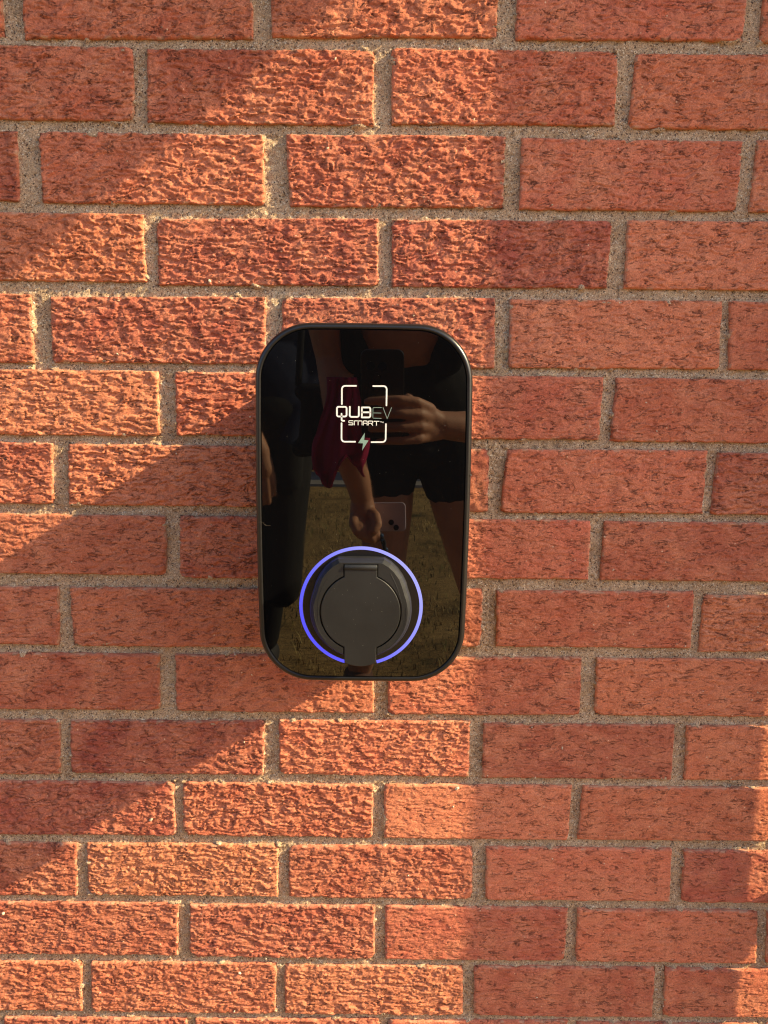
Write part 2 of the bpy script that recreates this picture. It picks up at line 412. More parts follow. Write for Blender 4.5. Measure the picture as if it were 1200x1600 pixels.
# beyond the frame: the same bond, copies share meshes; the far rest is one joined part
XL, XR, extra = -1900.0, 1500.0, []
for row in range(-15, 18):
    z = 368 - 74.9*row - 33
    if row in rowspan: lo, hi = rowspan[row]
    else:
        ph = (0, 116)[row % 2]; lo = -337 + ph - 215; hi = lo - 10
    x = lo - 10 - 215
    while x > XL: extra.append((x+107.5, z)); x -= 225
    x = hi + 10
    while x < XR: extra.append((x+107.5, z)); x += 225
extra.sort(key=lambda p: max(abs(p[0])-0, abs(p[1]+370)*1.0))
near = extra[:200]; far = extra[200:]
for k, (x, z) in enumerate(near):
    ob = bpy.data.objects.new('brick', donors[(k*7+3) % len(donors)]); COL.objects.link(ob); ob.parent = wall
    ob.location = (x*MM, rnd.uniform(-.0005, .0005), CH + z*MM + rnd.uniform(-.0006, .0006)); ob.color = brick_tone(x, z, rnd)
Vs, Qs, off = [], [], 0
for k, (x, z) in enumerate(far):
    V, Q, o, ca = brick_grid((x-107, z-32.5, x+107, z-32.5, x+107, z+32.5, x-107, z+32.5), 1.0, 900+k, 9.0, 9.0)
    V = V + np.array([o[0]*MM, 0, CH + o[1]*MM]); Vs.append(V); Qs.append(Q+off); off += len(V)
fb = link('brick', fast_mesh('brick_rest', np.concatenate(Vs), np.concatenate(Qs)), M_BRICK, wall)
fb.color = (.52, .17, .10, 1); fb['kind'] = 'stuff'

# mortar: a sandy raked bed, fine where the joints are seen
st = 1.3
gx = np.arange(-480, 486, st); gz = np.arange(-870, 400, st)
GX, GZ = np.meshgrid(gx, gz)
inside = np.zeros(GX.shape, bool); near_d = np.full(GX.shape, 9.0)
for b in BR:
    c = np.array(b[1:]).reshape(4, 2)
    x0, x1 = (c[0,0]+c[3,0])/2, (c[1,0]+c[2,0])/2
    i0, i1 = np.searchsorted(gx, [x0-12, x1+12]); j0, j1 = np.searchsorted(gz, [min(c[0,1], c[1,1])-12, max(c[2,1], c[3,1])+12])
    X = GX[j0:j1, i0:i1]; Z = GZ[j0:j1, i0:i1]
    zb = c[0,1] + (c[1,1]-c[0,1])*(X-x0)/(x1-x0); zt = c[3,1] + (c[2,1]-c[3,1])*(X-x0)/(x1-x0)
    tz = (Z-zb)/(zt-zb)
    xl = c[0,0] + (c[3,0]-c[0,0])*tz; xr = c[1,0] + (c[2,0]-c[1,0])*tz
    d = np.maximum(np.maximum(xl-X, X-xr), np.maximum(zb-Z, Z-zt))
    near_d[j0:j1, i0:i1] = np.minimum(near_d[j0:j1, i0:i1], d)
inside = near_d < -3.0
dep = 4.8 + 1.0*pn(GX/34, GZ/21, 71) + .85*pn(GX/7, GZ/6, 72) + .6*pn(GX/2.6, GZ/2.4, 73)
rr = np.random.default_rng(5)
dep = dep + .26*rr.standard_normal(GX.shape)
dep -= .7*np.exp(-np.clip(near_d, 0, 9)/1.2)*np.clip(.4+1.6*pn(GX/12, GZ/9, 74), 0, 1)           # squeezed up against the arrises
smear = sstep(.42, .6, pn(GX/17, GZ/10, 75))*sstep(4.0, 0.5, near_d)
dep = dep - 3.2*smear
holes = sstep(.50, .62, pn(GX/4, GZ/3.4, 76)); dep += 1.8*holes
dep = np.where((gx[None,:] < gx[0]+3) | (gx[None,:] > gx[-1]-3) | (gz[:,None] < gz[0]+3) | (gz[:,None] > gz[-1]-3), 4.5, dep)
idx = np.arange(GX.size).reshape(GX.shape)
keep = ~(inside[:-1,:-1] & inside[1:,:-1] & inside[:-1,1:] & inside[1:,1:])
Q = np.stack([idx[:-1,:-1], idx[:-1,1:], idx[1:,1:], idx[1:,:-1]], -1)[keep]
used = np.unique(Q); remap = np.zeros(GX.size, np.int64); remap[used] = np.arange(len(used))
V = np.stack([GX, dep, GZ], -1).reshape(-1, 3)[used]*MM + np.array([0, 0, CH])
link('mortar', fast_mesh('mortar', V, remap[Q]), M_MORTAR, wall)
bm = bmesh.new()
a0, a1, b0, b1 = gx[0]*MM, gx[-1]*MM, CH+gz[0]*MM, CH+gz[-1]*MM
X0, X1, Z0, Z1 = XL*MM-.1, XR*MM+.1, -.05, 2.52
for q in ((X0, a0, Z0, Z1), (a1, X1, Z0, Z1), (a0, a1, Z0, b0), (a0, a1, b1, Z1)):
    bm.faces.new([bm.verts.new(p) for p in ((q[0], .0045, q[2]), (q[1], .0045, q[2]), (q[1], .0045, q[3]), (q[0], .0045, q[3]))])
om = frombm('mortar', bm, M_MORTAR, wall)
bm = bmesh.new(); box(bm, X0, X1, .0605, .22, Z0, Z1); frombm('inner_leaf', bm, simple('blockwork', (.3,.28,.25), .9, mott=8), wall)
# crumbs of mortar and grit stuck to the faces
bm = bmesh.new(); k = random.Random(3)
for i in range(110):
    x = k.uniform(-.43, .45); z = CH + k.uniform(-.78, .34); r = k.uniform(.0003, .0010)*(2.0 if k.random() < .06 else 1)
    if -.125 < x < .09 and CH-.31 < z < CH+.05: continue
    mtx = Matrix.Translation((x, .0004, z)) @ Matrix.Rotation(k.uniform(0, 3), 4, 'Y') @ Matrix.Diagonal((r*k.uniform(1, 2.2), r*1.5, r, 1))
    bmesh.ops.create_icosphere(bm, subdivisions=1, radius=1, matrix=mtx)
cr = frombm('mortar_crumb', bm, simple('pale_mortar', (.62,.50,.36), .9), wall); cr['kind'] = 'stuff'

# ------------------------------------------------------------------ the charger
def rrect(hw, hh, r, n=14, bulge=0.0):
    """rounded rectangle, counter-clockwise seen from the street, sides slightly bowed"""
    P = []
    for qx, qz, a0 in ((1, 1, 0), (-1, 1, 90), (-1, -1, 180), (1, -1, 270)):
        for i in range(n+1):
            a = math.radians(a0 + 90*i/n)
            P.append((qx*(hw-r) + r*math.cos(a), qz*(hh-r) + r*math.sin(a)))
    out = []
    for i in range(len(P)):
        a, b = P[i], P[(i+1) % len(P)]
        L = math.hypot(b[0]-a[0], b[1]-a[1]); k = max(1, int(L/10)) if L > 20 else 1
        for j in range(k): out.append((a[0]+(b[0]-a[0])*j/k, a[1]+(b[1]-a[1])*j/k))
    if bulge:
        out = [(x + bulge*(x/hw)*(1-(z/hh)**2), z + bulge*.5*(z/hh)*(1-(x/hw)**2)) for x, z in out]
    return out
def loft(bm, sections, cap0=True, cap1=True):
    """sections: list of (points [(x,z)], y); first nearest the wall"""
    rings = [[bm.verts.new((x*MM, y*MM, z*MM)) for x, z in pts] for pts, y in sections]
    n = len(rings[0])
    for a, b in zip(rings[:-1], rings[1:]):
        for i in range(n):
            j = (i+1) % n
            bm.faces.new((a[i], b[i], b[j], a[j]))
    if cap0: bm.faces.new(rings[0])
    if cap1: bm.faces.new(list(reversed(rings[-1])))
    return rings
CX, CZ = -16.0, -126.5
ch = tag(empty('wall_charger', (CX*MM, -.0025, CH+CZ*MM)), 'black glossy wall charger with white logo and blue lit ring on the brick wall', 'car charger')
YO = 2.5                                                  # things are given as distance from the brick face, in mm
def ysec(d): return -(d-YO)
m_plastic = simple('charcoal_plastic', (.010,.010,.010), .38, .5, 900, .12, .00015)
m_rim = simple('rim_plastic', (.011,.011,.012), .30, .5, 1500, .05, .0001)
m_gap = simple('black_gasket', (.006,.006,.006), .6)
m_face = simple('socket_plastic', (.015,.015,.0155), .42, .45, 1600, .22, .00012, mott=30)
m_lid = simple('lid_plastic', (.0155,.016,.0168), .48, .42, 1800, .25, .00012, mott=24)
mg, ntg, bg = newmat('black_glass', (.0025,.0025,.003), .012, .5)
bg.inputs['IOR'].default_value = 1.66
# faint smears in the gloss
f = noise(ntg, objc(ntg), 30, 5, .7)
r_ = ntg.nodes.new('ShaderNodeMapRange'); r_.inputs[1].default_value = .5; r_.inputs[2].default_value = .8; r_.inputs[3].default_value = .008; r_.inputs[4].default_value = .05
ntg.links.new(f, r_.inputs[0]); ntg.links.new(r_.outputs[0], bg.inputs['Roughness'])
# back housing, smaller than the front and set low
hw, hh, ox, oz = 86, 143, 2.5, -11
bm = bmesh.new()
sh = lambda P, dx, dz: [(x+dx, z+dz) for x, z in P]
loft(bm, [(sh(rrect(hw-3, hh-3, 42), ox, oz), ysec(3)), (sh(rrect(hw, hh, 44), ox, oz), ysec(8)), (sh(rrect(hw, hh, 44), ox, oz), ysec(84)), (sh(rrect(hw-2, hh-2, 44), ox, oz), ysec(93))])
frombm('back_housing', bm, m_plastic, ch, True)
bm = bmesh.new()
HW, HH, RR, BU = 94.0, 162.4, 47.0, 2.2
rr_ = lambda ins: rrect(HW-ins, HH-ins, RR-ins*.9, 16, BU)
loft(bm, [(rr_(9), ysec(90)), (rr_(1.5), ysec(92)), (rr_(0), ysec(94)), (rr_(0), ysec(105.5)), (rr_(.5), ysec(107.6)), (rr_(1.7), ysec(109.3)), (rr_(3.0), ysec(110)), (rr_(4.4), ysec(110)), (rr_(5.0), ysec(109.5)), (rr_(5.1), ysec(106))], True, True)
frombm('front_frame', bm, m_rim, ch, True)
bm = bmesh.new()
loft(bm, [(rr_(5.6), ysec(106.2)), (rr_(5.6), ysec(109.2)), (rr_(6.1), ysec(109.6))], True, True)
gp = frombm('glass_panel', bm, mg, ch, False)
GL = 109.6
bm = bmesh.new(); box(bm, 95.6*MM, 96.4*MM, ysec(110.02)*MM, ysec(101)*MM, 32.2*MM, 32.8*MM)
frombm('frame_seam', bm, simple('seam_grey', (.16,.16,.16), .5), ch)

# logo lines printed on the glass: strokes as thin raised strips
def strokes(bm, lines, w, y, t=.12, closed=False):
    for L in lines:
        L = [Vector((p[0], 0, p[1])) for p in L]
        n = len(L)
        left, right = [], []
        for i in range(n):
            if closed: d1 = (L[i]-L[i-1]).normalized(); d2 = (L[(i+1) % n]-L[i]).normalized()
            else:
                d1 = (L[i]-L[i-1]).normalized() if i else (L[1]-L[0]).normalized()
                d2 = (L[i+1]-L[i]).normalized() if i < n-1 else d1
            t_ = (d1+d2); t_ = t_.normalized() if t_.length > 1e-6 else d1
            nn = Vector((-t_.z, 0, t_.x)); k = min(1.6, 1/max(.3, nn.dot(Vector((-d1.z, 0, d1.x)))))
            left.append(L[i]+nn*w/2*k); right.append(L[i]-nn*w/2*k)
        vl = [bm.verts.new((p.x*MM, y*MM, p.z*MM)) for p in left]; vr = [bm.verts.new((p.x*MM, y*MM, p.z*MM)) for p in right]
        wl = [bm.verts.new((p.x*MM, (y+t)*MM, p.z*MM)) for p in left]; wr = [bm.verts.new((p.x*MM, (y+t)*MM, p.z*MM)) for p in right]
        m_ = n if closed else n-1
        for i in range(m_):
            j = (i+1) % n
            bm.faces.new((vl[i], vr[i], vr[j], vl[j])); bm.faces.new((wl[i], vl[i], vl[j], wl[j])); bm.faces.new((vr[i], wr[i], wr[j], vr[j]))
        if not closed:
            for i in (0, n-1): bm.faces.new((vl[i], wl[i], wr[i], vr[i]))
            for i, s_ in ((0, -1), (n-1, 1)):              # rounded ends
                d = (L[1]-L[0]).normalized() if i == 0 else (L[-1]-L[-2]).normalized()
                c0 = L[i]; nn = Vector((-d.z, 0, d.x)); pts = []
                for q in range(7):
                    a = math.pi*q/6; p = c0 + nn*(w/2*math.cos(a)) + d*(s_*w/2*math.sin(a)); pts.append(bm.verts.new((p.x*MM, y*MM, p.z*MM)))
                bm.faces.new(pts)
def lg(P): return [(-35.2+(x-293)*.0651-CX, -16.9-(y-200-(x-293)*.012)*.0651-CZ) for x, y in P]
def fil(P, r, n=6, closed=False):                          # fillet the corners of a polyline
    out = []; N = len(P)
    for i in range(N):
        if not closed and i in (0, N-1): out.append(P[i]); continue
        a, b, c = Vector(P[i-1]), Vector(P[i]), Vector(P[(i+1) % N])
        rr = min(r[i] if isinstance(r, (list, tuple)) else r, (a-b).length*.48, (c-b).length*.48)
        p0 = b + (a-b).normalized()*rr; p1 = b + (c-b).normalized()*rr
        for k in range(n+1):
            t = k/n; q = p0*(1-t)**2 + b*2*t*(1-t) + p1*t*t; out.append((q.x, q.y))
    return out
YL = ysec(GL+.14)
m_white = simple('white_print', (.86,.86,.84), .45)
m_sage = simple('sage_print', (.22,.34,.29), .5)
m_thin = simple('grey_green_print', (.20,.27,.235), .5)
bm = bmesh.new()
strokes(bm, [lg(fil(P, 52, 8)) for P in ([(483,198),(293,198),(293,440)], [(712,201),(894,201),(893,458)], [(290,696),(290,947),(475,947)], [(889,708),(888,952),(697,952)])], 1.34, YL)
frombm('logo_frame', bm, m_white, ch)
def letter(closed, lines, w, mat):
    bm = bmesh.new()
    for c, P, r in lines: strokes(bm, [lg(fil(P, r, 5, c))], w, YL, closed=c)
    frombm('letter', bm, mat, ch)
letter(0, [(True, [(227,477),(357,477),(357,606),(227,606)], 26), (False, [(289,570),(291,664),(325,664)], 30)], 1.42, m_white)
letter(0, [(False, [(401,476),(399,611),(522,612),(522,477)], 26)], 1.40, m_white)
letter(0, [(True, [(563,485),(677,485),(677,618),(563,618)], [3, 26, 26, 3]), (False, [(565,550),(672,550)], 1)], 1.45, m_white)
letter(0, [(False, [(825,487),(712,487),(712,629),(826,631)], 14), (False, [(713,558),(822,560)], 1)], .52, m_thin)
letter(0, [(False, [(848,487),(905,636),(962,487)], 1)], .52, m_thin)
sw = .62
letter(0, [(False, [(445,664),(388,663),(388,691),(443,693),(444,719),(387,718)], 9)], sw, m_white)
letter(0, [(False, [(461,720),(461,664),(567,666),(567,720)], 12), (False, [(513,665),(513,720)], 1)], sw, m_white)
letter(0, [(False, [(584,722),(584,665),(635,666),(635,722)], 12), (False, [(584,697),(635,698)], 1)], sw, m_white)
letter(0, [(False, [(650,722),(650,667),(711,668),(711,698),(652,698)], 10), (False, [(688,698),(711,725)], 1)], sw, m_white)
letter(0, [(False, [(726,670),(796,671)], 1), (False, [(761,671),(761,725)], 1)], sw, m_white)
letter(0, [(False, [(813,675),(831,675)], 1), (False, [(822,675),(822,692)], 1), (False, [(836,692),(836,676),(845,686),(855,676),(855,692)], 1)], .22, m_white)
bm = bmesh.new()
bolt = lg([(605,825),(597,922),(655,930),(570,1065),(583,968),(515,965)])
va = [bm.verts.new((x*MM, YL*MM, z*MM)) for x, z in bolt]; vb = [bm.verts.new((x*MM, (YL+.12)*MM, z*MM)) for x, z in bolt]
for t3 in tessellate_polygon([[Vector((x, z, 0)) for x, z in bolt]]): bm.faces.new([va[i] for i in t3])
for i in range(6): bm.faces.new((va[i], vb[i], vb[(i+1) % 6], va[(i+1) % 6]))
frombm('lightning_bolt', bm, m_sage, ch)

# light ring
SX, SZ = -17.1-CX, -216.6-CZ                              # socket centre inside the charger
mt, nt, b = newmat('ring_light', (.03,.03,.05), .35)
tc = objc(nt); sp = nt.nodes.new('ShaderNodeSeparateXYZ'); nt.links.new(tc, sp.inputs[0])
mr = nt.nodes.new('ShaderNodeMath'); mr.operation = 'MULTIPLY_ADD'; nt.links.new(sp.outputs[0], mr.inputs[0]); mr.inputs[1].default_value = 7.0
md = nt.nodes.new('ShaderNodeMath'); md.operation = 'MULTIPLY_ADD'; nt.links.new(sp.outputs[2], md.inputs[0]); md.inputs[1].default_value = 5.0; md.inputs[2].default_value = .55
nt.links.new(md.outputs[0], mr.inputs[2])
c = ramp(nt, mr.outputs[0], [(0, (.075,.065,1.0)), (.45, (.14,.15,1.0)), (1, (.38,.39,1.0))])  # paler to the upper right: sunlight on that side put into the glow colour
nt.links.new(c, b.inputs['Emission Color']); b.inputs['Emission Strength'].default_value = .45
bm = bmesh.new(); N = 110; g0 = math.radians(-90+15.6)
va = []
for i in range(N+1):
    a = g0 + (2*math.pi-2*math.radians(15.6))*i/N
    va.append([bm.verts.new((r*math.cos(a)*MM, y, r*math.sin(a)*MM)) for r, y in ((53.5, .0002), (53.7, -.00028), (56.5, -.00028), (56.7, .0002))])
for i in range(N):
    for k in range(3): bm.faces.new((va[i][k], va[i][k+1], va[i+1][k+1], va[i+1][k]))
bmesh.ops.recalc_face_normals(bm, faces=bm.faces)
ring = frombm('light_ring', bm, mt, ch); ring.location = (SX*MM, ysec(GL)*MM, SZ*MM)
bm = bmesh.new()
for i in range(N+1):
    a = 2*math.pi*i/N
    va_ = [bm.verts.new((r*math.cos(a)*MM, y, r*math.sin(a)*MM)) for r, y in ((46.5, -.00008), (52.9, -.00008))]
    if i: bm.faces.new((pv_[0], pv_[1], va_[1], va_[0]))
    pv_ = va_
rb = frombm('ring_recess', bm, simple('matt_black', (.006,.006,.007), .35), ch); rb.location = (SX*MM, ysec(GL)*MM, SZ*MM)

# socket body with its flat top, C-shaped face and hinged lid
def hous(ins, insT=None):
    insT = ins if insT is None else insT
    P = []; r = 46.4-ins
    for i in range(61):
        a = math.radians(22 - i*(224/60)); P.append((r*math.cos(a), r*math.sin(a)))
    k = 1-ins/46
    rt = [(20.8*k, 47.2-insT), (27.0*k, 43.6-insT*.85), (32.6*k, 38.4-insT*.7), (37.6*k, 31.6-insT*.4), (41.2*k, 24.2*k)]
    P += [(-x, z) for x, z in reversed(rt)] + [(-10, 47.5-insT), (0, 47.6-insT), (10, 47.5-insT)] + rt
    return [(x, z) for x, z in reversed(P)]
HKEEP = [not (abs(p[0]) < 15.8 and p[1] < 0) for p in hous(0)]
sock = empty('socket', (SX*MM, 0, SZ*MM)); sock.parent = ch
bm = bmesh.new()
loft(bm, [(hous(0), ysec(GL-.6)), (hous(.2), ysec(118.5)), (hous(1.4), ysec(122.2)), (hous(3.2), ysec(123.2))])
bmesh.ops.recalc_face_normals(bm, faces=bm.faces)
frombm('socket_body', bm, m_face, sock, False)
# C-shaped face plate
def Cplate(ins, insT, gap):
    full = hous(ins, insT)
    out = [p for p, kk in zip(full, HKEEP) if kk]
    # rotate so that the list starts at the right edge of the slot at the bottom
    s = next(i for i in range(len(full)) if HKEEP[i] and not HKEEP[i-1]); s = sum(HKEEP[:s])
    out = out[s:]+out[:s]
    zb = -math.sqrt(max(1, (46.4-ins)**2-(14.9+gap)**2))
    outer = [(14.9+gap, zb)] + out + [(-14.9-gap, zb)]
    r = 36.3+gap
    a0 = math.asin((14.9+gap)/r)
    inner = [(-14.9-gap, -r*math.cos(a0))]
    for i in range(1, 30): a = a0 + (math.pi-2*a0)*i/30; inner.append((-r*math.sin(a), -r*math.cos(a)))
    inner += [(-14.9-gap, r*math.cos(a0)), (-14.9-gap, 44.0+gap), (14.9+gap, 44.0+gap), (14.9+gap, r*math.cos(a0))]
    for i in range(1, 30): a = a0 + (math.pi-2*a0)*i/30; inner.append((r*math.sin(a), r*math.cos(a)))
    inner.append((14.9+gap, -r*math.cos(a0)))
    return outer, inner
o1, i1 = Cplate(1.8, .9, .3); o2, i2 = Cplate(4.2, 1.9, .55)
bm = bmesh.new()
if len(o1) == len(o2):
    rings = []
    for (o_, i_), y in (((o1, i1), ysec(122.6)), ((o2, i2), ysec(127.4))):
        rings.append([bm.verts.new((x*MM, y*MM, z*MM)) for x, z in o_+i_])
    n = len(rings[0])
    for i in range(n): bm.faces.new((rings[0][i], rings[1][i], rings[1][(i+1) % n], rings[0][(i+1) % n]))
    P2 = o2+i2
    for t3 in tessellate_polygon([[Vector((x, z, 0)) for x, z in P2]]): bm.faces.new([rings[1][i] for i in t3])
bmesh.ops.recalc_face_normals(bm, faces=bm.faces)
bevel_mod(frombm('socket_face', bm, m_lid, sock), .0005, 2, 40)
# lid
r, a0 = 35.6, math.asin(14.5/35.6)
L = [(14.5, -r*math.cos(a0))]
for i in range(1, 36): a = a0 + (math.pi-2*a0)*i/36; L.append((r*math.sin(a), -r*math.cos(a)))
L += [(14.5, r*math.cos(a0)), (14.5, 42.6), (-14.5, 42.6), (-14.5, r*math.cos(a0))]
for i in range(1, 36): a = a0 + (math.pi-2*a0)*i/36; L.append((-r*math.sin(a), r*math.cos(a)))
L += [(-14.5, -r*math.cos(a0)), (-14.3, -46.5)]
for i in range(0, 9): t = -1+2*i/8; L.append((13.6*t, -50.9+3.2*t*t))
L += [(14.3, -46.5)]
bm = bmesh.new()
A = [bm.verts.new((x*MM, ysec(123.4)*MM, z*MM)) for x, z in L]; B = [bm.verts.new((x*MM, ysec(127.7)*MM, z*MM)) for x, z in L]
n = len(L)
for i in range(n): bm.faces.new((A[i], B[i], B[(i+1) % n], A[(i+1) % n]))
bm.faces.new(B); bm.faces.new(list(reversed(A)))
bmesh.ops.recalc_face_normals(bm, faces=bm.faces)
lid = bevel_mod(frombm('lid', bm, m_lid, sock), .0006, 3, 40)
bm = bmesh.new()
mtx = Matrix.Translation((0, ysec(125.6)*MM, 41.3*MM)) @ Matrix.Rotation(math.pi/2, 4, 'Y')
bmesh.ops.create_cone(bm, cap_ends=True, segments=28, radius1=.0031, radius2=.0031, depth=.0288, matrix=mtx)
hg = frombm('hinge', bm, m_lid, lid, False); bevel_mod(hg, .0003, 2)
for p in hg.data.polygons: p.use_smooth = len(p.vertices) == 4
def tube(bm, pts, r, seg=6, r1=None):
    pts = [Vector(p) for p in pts]; rings = []; n = len(pts)
    for i, p in enumerate(pts):
        d = (pts[min(i+1, n-1)]-pts[max(i-1, 0)]).normalized()
        u_ = d.cross(Vector((0, 0, 1)) if abs(d.z) < .9 else Vector((1, 0, 0))).normalized(); v_ = d.cross(u_)
        rr = r if r1 is None else r + (r1-r)*i/(n-1)
        rings.append([bm.verts.new(p + u_*rr*math.cos(2*math.pi*k/seg) + v_*rr*math.sin(2*math.pi*k/seg)) for k in range(seg)])
    for a, b_ in zip(rings[:-1], rings[1:]):
        for k in range(seg): bm.faces.new((a[k], a[(k+1) % seg], b_[(k+1) % seg], b_[k]))
    bm.faces.new(list(reversed(rings[0]))); bm.faces.new(rings[-1])
def curve3(P, n=14):
    out = []
    for i in range(n+1):
        t = i/n*(len(P)-1); k = min(int(t), len(P)-2); f = t-k
        p0 = Vector(P[max(k-1, 0)]); p1 = Vector(P[k]); p2 = Vector(P[k+1]); p3 = Vector(P[min(k+2, len(P)-1)])
        out.append(.5*((2*p1) + (p2-p0)*f + (2*p0-5*p1+4*p2-p3)*f*f + (3*p1-p0-3*p2+p3)*f**3))
    return out
for P in ([(26.4,36.6),(32.8,22.5),(37.0,7.0),(37.9,-6)], [(-29.5,31.5),(-36.0,17.5),(-38.0,3.0),(-37.6,-8)], [(-42.0,6.5),(-40.6,-7.0),(-36.6,-18.5),(-31.0,-26.0)], [(40.8,5),(40.6,-6),(38.0,-16),(31,-28)]):
    bm = bmesh.new(); tube(bm, [(p.x*MM, ysec(127.42)*MM, p.y*MM) for p in curve3([(x, z, 0) for x, z in P], 20)], .00022, 6, .00012)
    frombm('moulding_line', bm, m_lid, sock)

# dust and a stray hair on the glass
bm = bmesh.new(); k = random.Random(8)
def speck(x, z, y, r):
    a = k.uniform(0, 3); e = k.uniform(1, 2.2)
    mtx = Matrix.Translation((x*MM, y*MM, z*MM)) @ Matrix.Rotation(a, 4, 'Y') @ Matrix.Diagonal((r*e*MM, .06*MM, r*MM, 1))
    bmesh.ops.create_icosphere(bm, subdivisions=1, radius=1, matrix=mtx)
for i in range(110):
    x, z = k.uniform(-86, 86), k.uniform(-152, 150)
    if math.hypot(x-SX, z-SZ) < 58: continue
    speck(x, z, ysec(GL+.03), k.choice((.05, .06, .08, .13)))
for i in range(26):
    a = k.uniform(0, 6.28); q = 33*math.sqrt(k.random()); speck(SX+q*math.cos(a), SZ+q*math.sin(a), ysec(127.72), k.choice((.08, .11, .18)))
d = frombm('dust', bm, simple('dust_grey', (.26,.24,.21), .9), ch); d['kind'] = 'stuff'
bm = bmesh.new()
tube(bm, curve3([(-.0945, ysec(110.3)*MM, -.0122), (-.091, ysec(110.4)*MM, -.0120), (-.087, ysec(110)*MM, -.0150), (-.083, ysec(109.9)*MM, -.0152)], 16), .00004, 5)
tag(frombm('hair_strand', bm, simple('fair_hair', (.16,.12,.08), .6), None), 'fine pale hair strand caught on the left edge of the charger frame', 'hair').location = ch.location

# ------------------------------------------------------------------ unseen pipe and slab added at right and above to cast wall shadows
m_pipe = simple('black_upvc', (.03,.03,.03), .35, mott=6)
dp = tag(empty('shadow_pipe', (.573, -.068, 0)), 'round black pipe out of view, added to cast the right-hand shadow band', 'shadow_pipe')  # unseen pipe, sized and placed for the upright shadow band on the wall
bm = bmesh.new()
for z0, z1, r in ((.10, 1.82, .0345), (2.0, 2.05, .034)):
    bmesh.ops.create_cone(bm, cap_ends=True, segments=48, radius1=r, radius2=r, depth=z1-z0, matrix=Matrix.Translation((0, 0, (z0+z1)/2)))
frombm('pipe', bm, m_pipe, dp, False)
for z in (1.02-.9+.3, 1.70):
    bm = bmesh.new()
    bmesh.ops.create_cone(bm, cap_ends=True, segments=48, radius1=.0365, radius2=.0365, depth=.03, matrix=Matrix.Translation((0, 0, z)))
    box(bm, -.055, .055, .038, .066, z-.014, z+.014)
    frombm('pipe_clip', bm, m_pipe, dp)
bm = bmesh.new()
tube(bm, [(0, 0, .12), (0, 0, .09), (0, -.02, .05), (0, -.07, .025), (0, -.11, .02)], .0335, 20)
frombm('shoe', bm, m_pipe, dp, True)
cz0 = .786*.90+.398+CH  # height set so this added slab throws the diagonal shadow at upper left
can = tag(empty('shadow_canopy', (0, 0, 0)), 'sloping timber slab out of view, added to cast the upper-left shadow', 'shadow_caster')
bm = bmesh.new()
xl, xr, dpz = -1.3, .90, .35
drop = .664*dpz
vs = [(x, y, z) for x in (xl, xr) for (y, z) in ((-.004, cz0), (-dpz, cz0-drop), (-dpz, cz0-drop-.03), (-.004, cz0-.03))]
V_ = [bm.verts.new(v) for v in vs]
for f in ((0,1,2,3), (7,6,5,4), (0,4,5,1), (1,5,6,2), (2,6,7,3), (3,7,4,0)): bm.faces.new([V_[i] for i in f])
bmesh.ops.recalc_face_normals(bm, faces=bm.faces)
frombm('shadow_panel', bm, simple('stained_timber', (.16,.09,.05), .7, mott=9), can)
for x in (-1.1, -.3, .36):
    bm = bmesh.new(); box(bm, x-.02, x+.02, -.24, -.004, cz0-.26, cz0-.22); box(bm, x-.02, x+.02, -.045, -.004, cz0-.42, cz0-.05)
    frombm('bracket', bm, simple('bracket_timber', (.15,.085,.05), .7), can)
bm = bmesh.new()
tube(bm, [(.573, -.068, 1.80), (.573, -.10, 1.815), (.573, -.35, cz0-drop-.06)], .034, 16)
tube(bm, [(xl, -dpz-.03, cz0-drop-.03), (xr, -dpz-.03, cz0-drop-.03)], .035, 16)
frombm('gutter', bm, m_pipe, can, True)

# ------------------------------------------------------------------ lawn, path and fence behind the lens (seen mirrored in the glass)
mt, nt, b = newmat('dry_lawn', rough=.95, spec=.1)
p = pos(nt)
c = ramp(nt, noise(nt, p, 2.6, 8, .68, .4), [(.30, (.10,.085,.03)), (.44, (.31,.20,.075)), (.60, (.47,.31,.12)), (.78, (.55,.39,.17))])
c = mixc(nt, 1.0, c, ramp(nt, noise(nt, scaled(nt, p, (1, 2.4, 1)), 26, 7, .75), [(.32, (.55,.55,.55)), (.68, (1.3,1.3,1.3))]), 'MULTIPLY')
nt.links.new(c, b.inputs['Base Color']); bump(nt, b, noise(nt, p, 40, 6, .75), 1.0, .02)
M_LAWN = mt
g = pydata('lawn_ground', [(-60,60,0),(60,60,0),(60,-60,0),(-60,-60,0)], [(0,3,2,1)], M_LAWN); tag(g, kind='structure')
k = random.Random(21); V_, F_ = [], []
for i in range(20000):
    y = -(.15 + 5.4*k.random()**1.25); x = k.uniform(-1.1, 1.1)*(1+abs(y)*.25)
    if pn(np.array([x*2.2]), np.array([y*2.2]), 40)[0] < -.25 and k.random() < .8: continue
    h = k.uniform(.012, .032)*(1.6 if pn(np.array([x*1.3]), np.array([y*1.3]), 44)[0] > .3 else 1); a = k.uniform(0, 6.28); w = k.uniform(.0015, .003); le = k.uniform(.2, .9)*h
    dx, dy = math.cos(a), math.sin(a); ox, oy = -dy*w, dx*w; n = len(V_)
    V_ += [(x-ox, y-oy, 0), (x+ox, y+oy, 0), (x+dx*le*.4+ox*.7, y+dy*le*.4+oy*.7, h*.6), (x+dx*le*.4-ox*.7, y+dy*le*.4-oy*.7, h*.6), (x+dx*le, y+dy*le, h)]
    F_ += [(n, n+1, n+2, n+3), (n+3, n+2, n+4)]
mt, nt, b = newmat('grass_blades', rough=.7, spec=.2)
c = ramp(nt, noise(nt, pos(nt), 3.1, 6, .7), [(.36, (.05,.085,.02)), (.50, (.34,.26,.09)), (.66, (.56,.42,.19))]); nt.links.new(c, b.inputs['Base Color'])
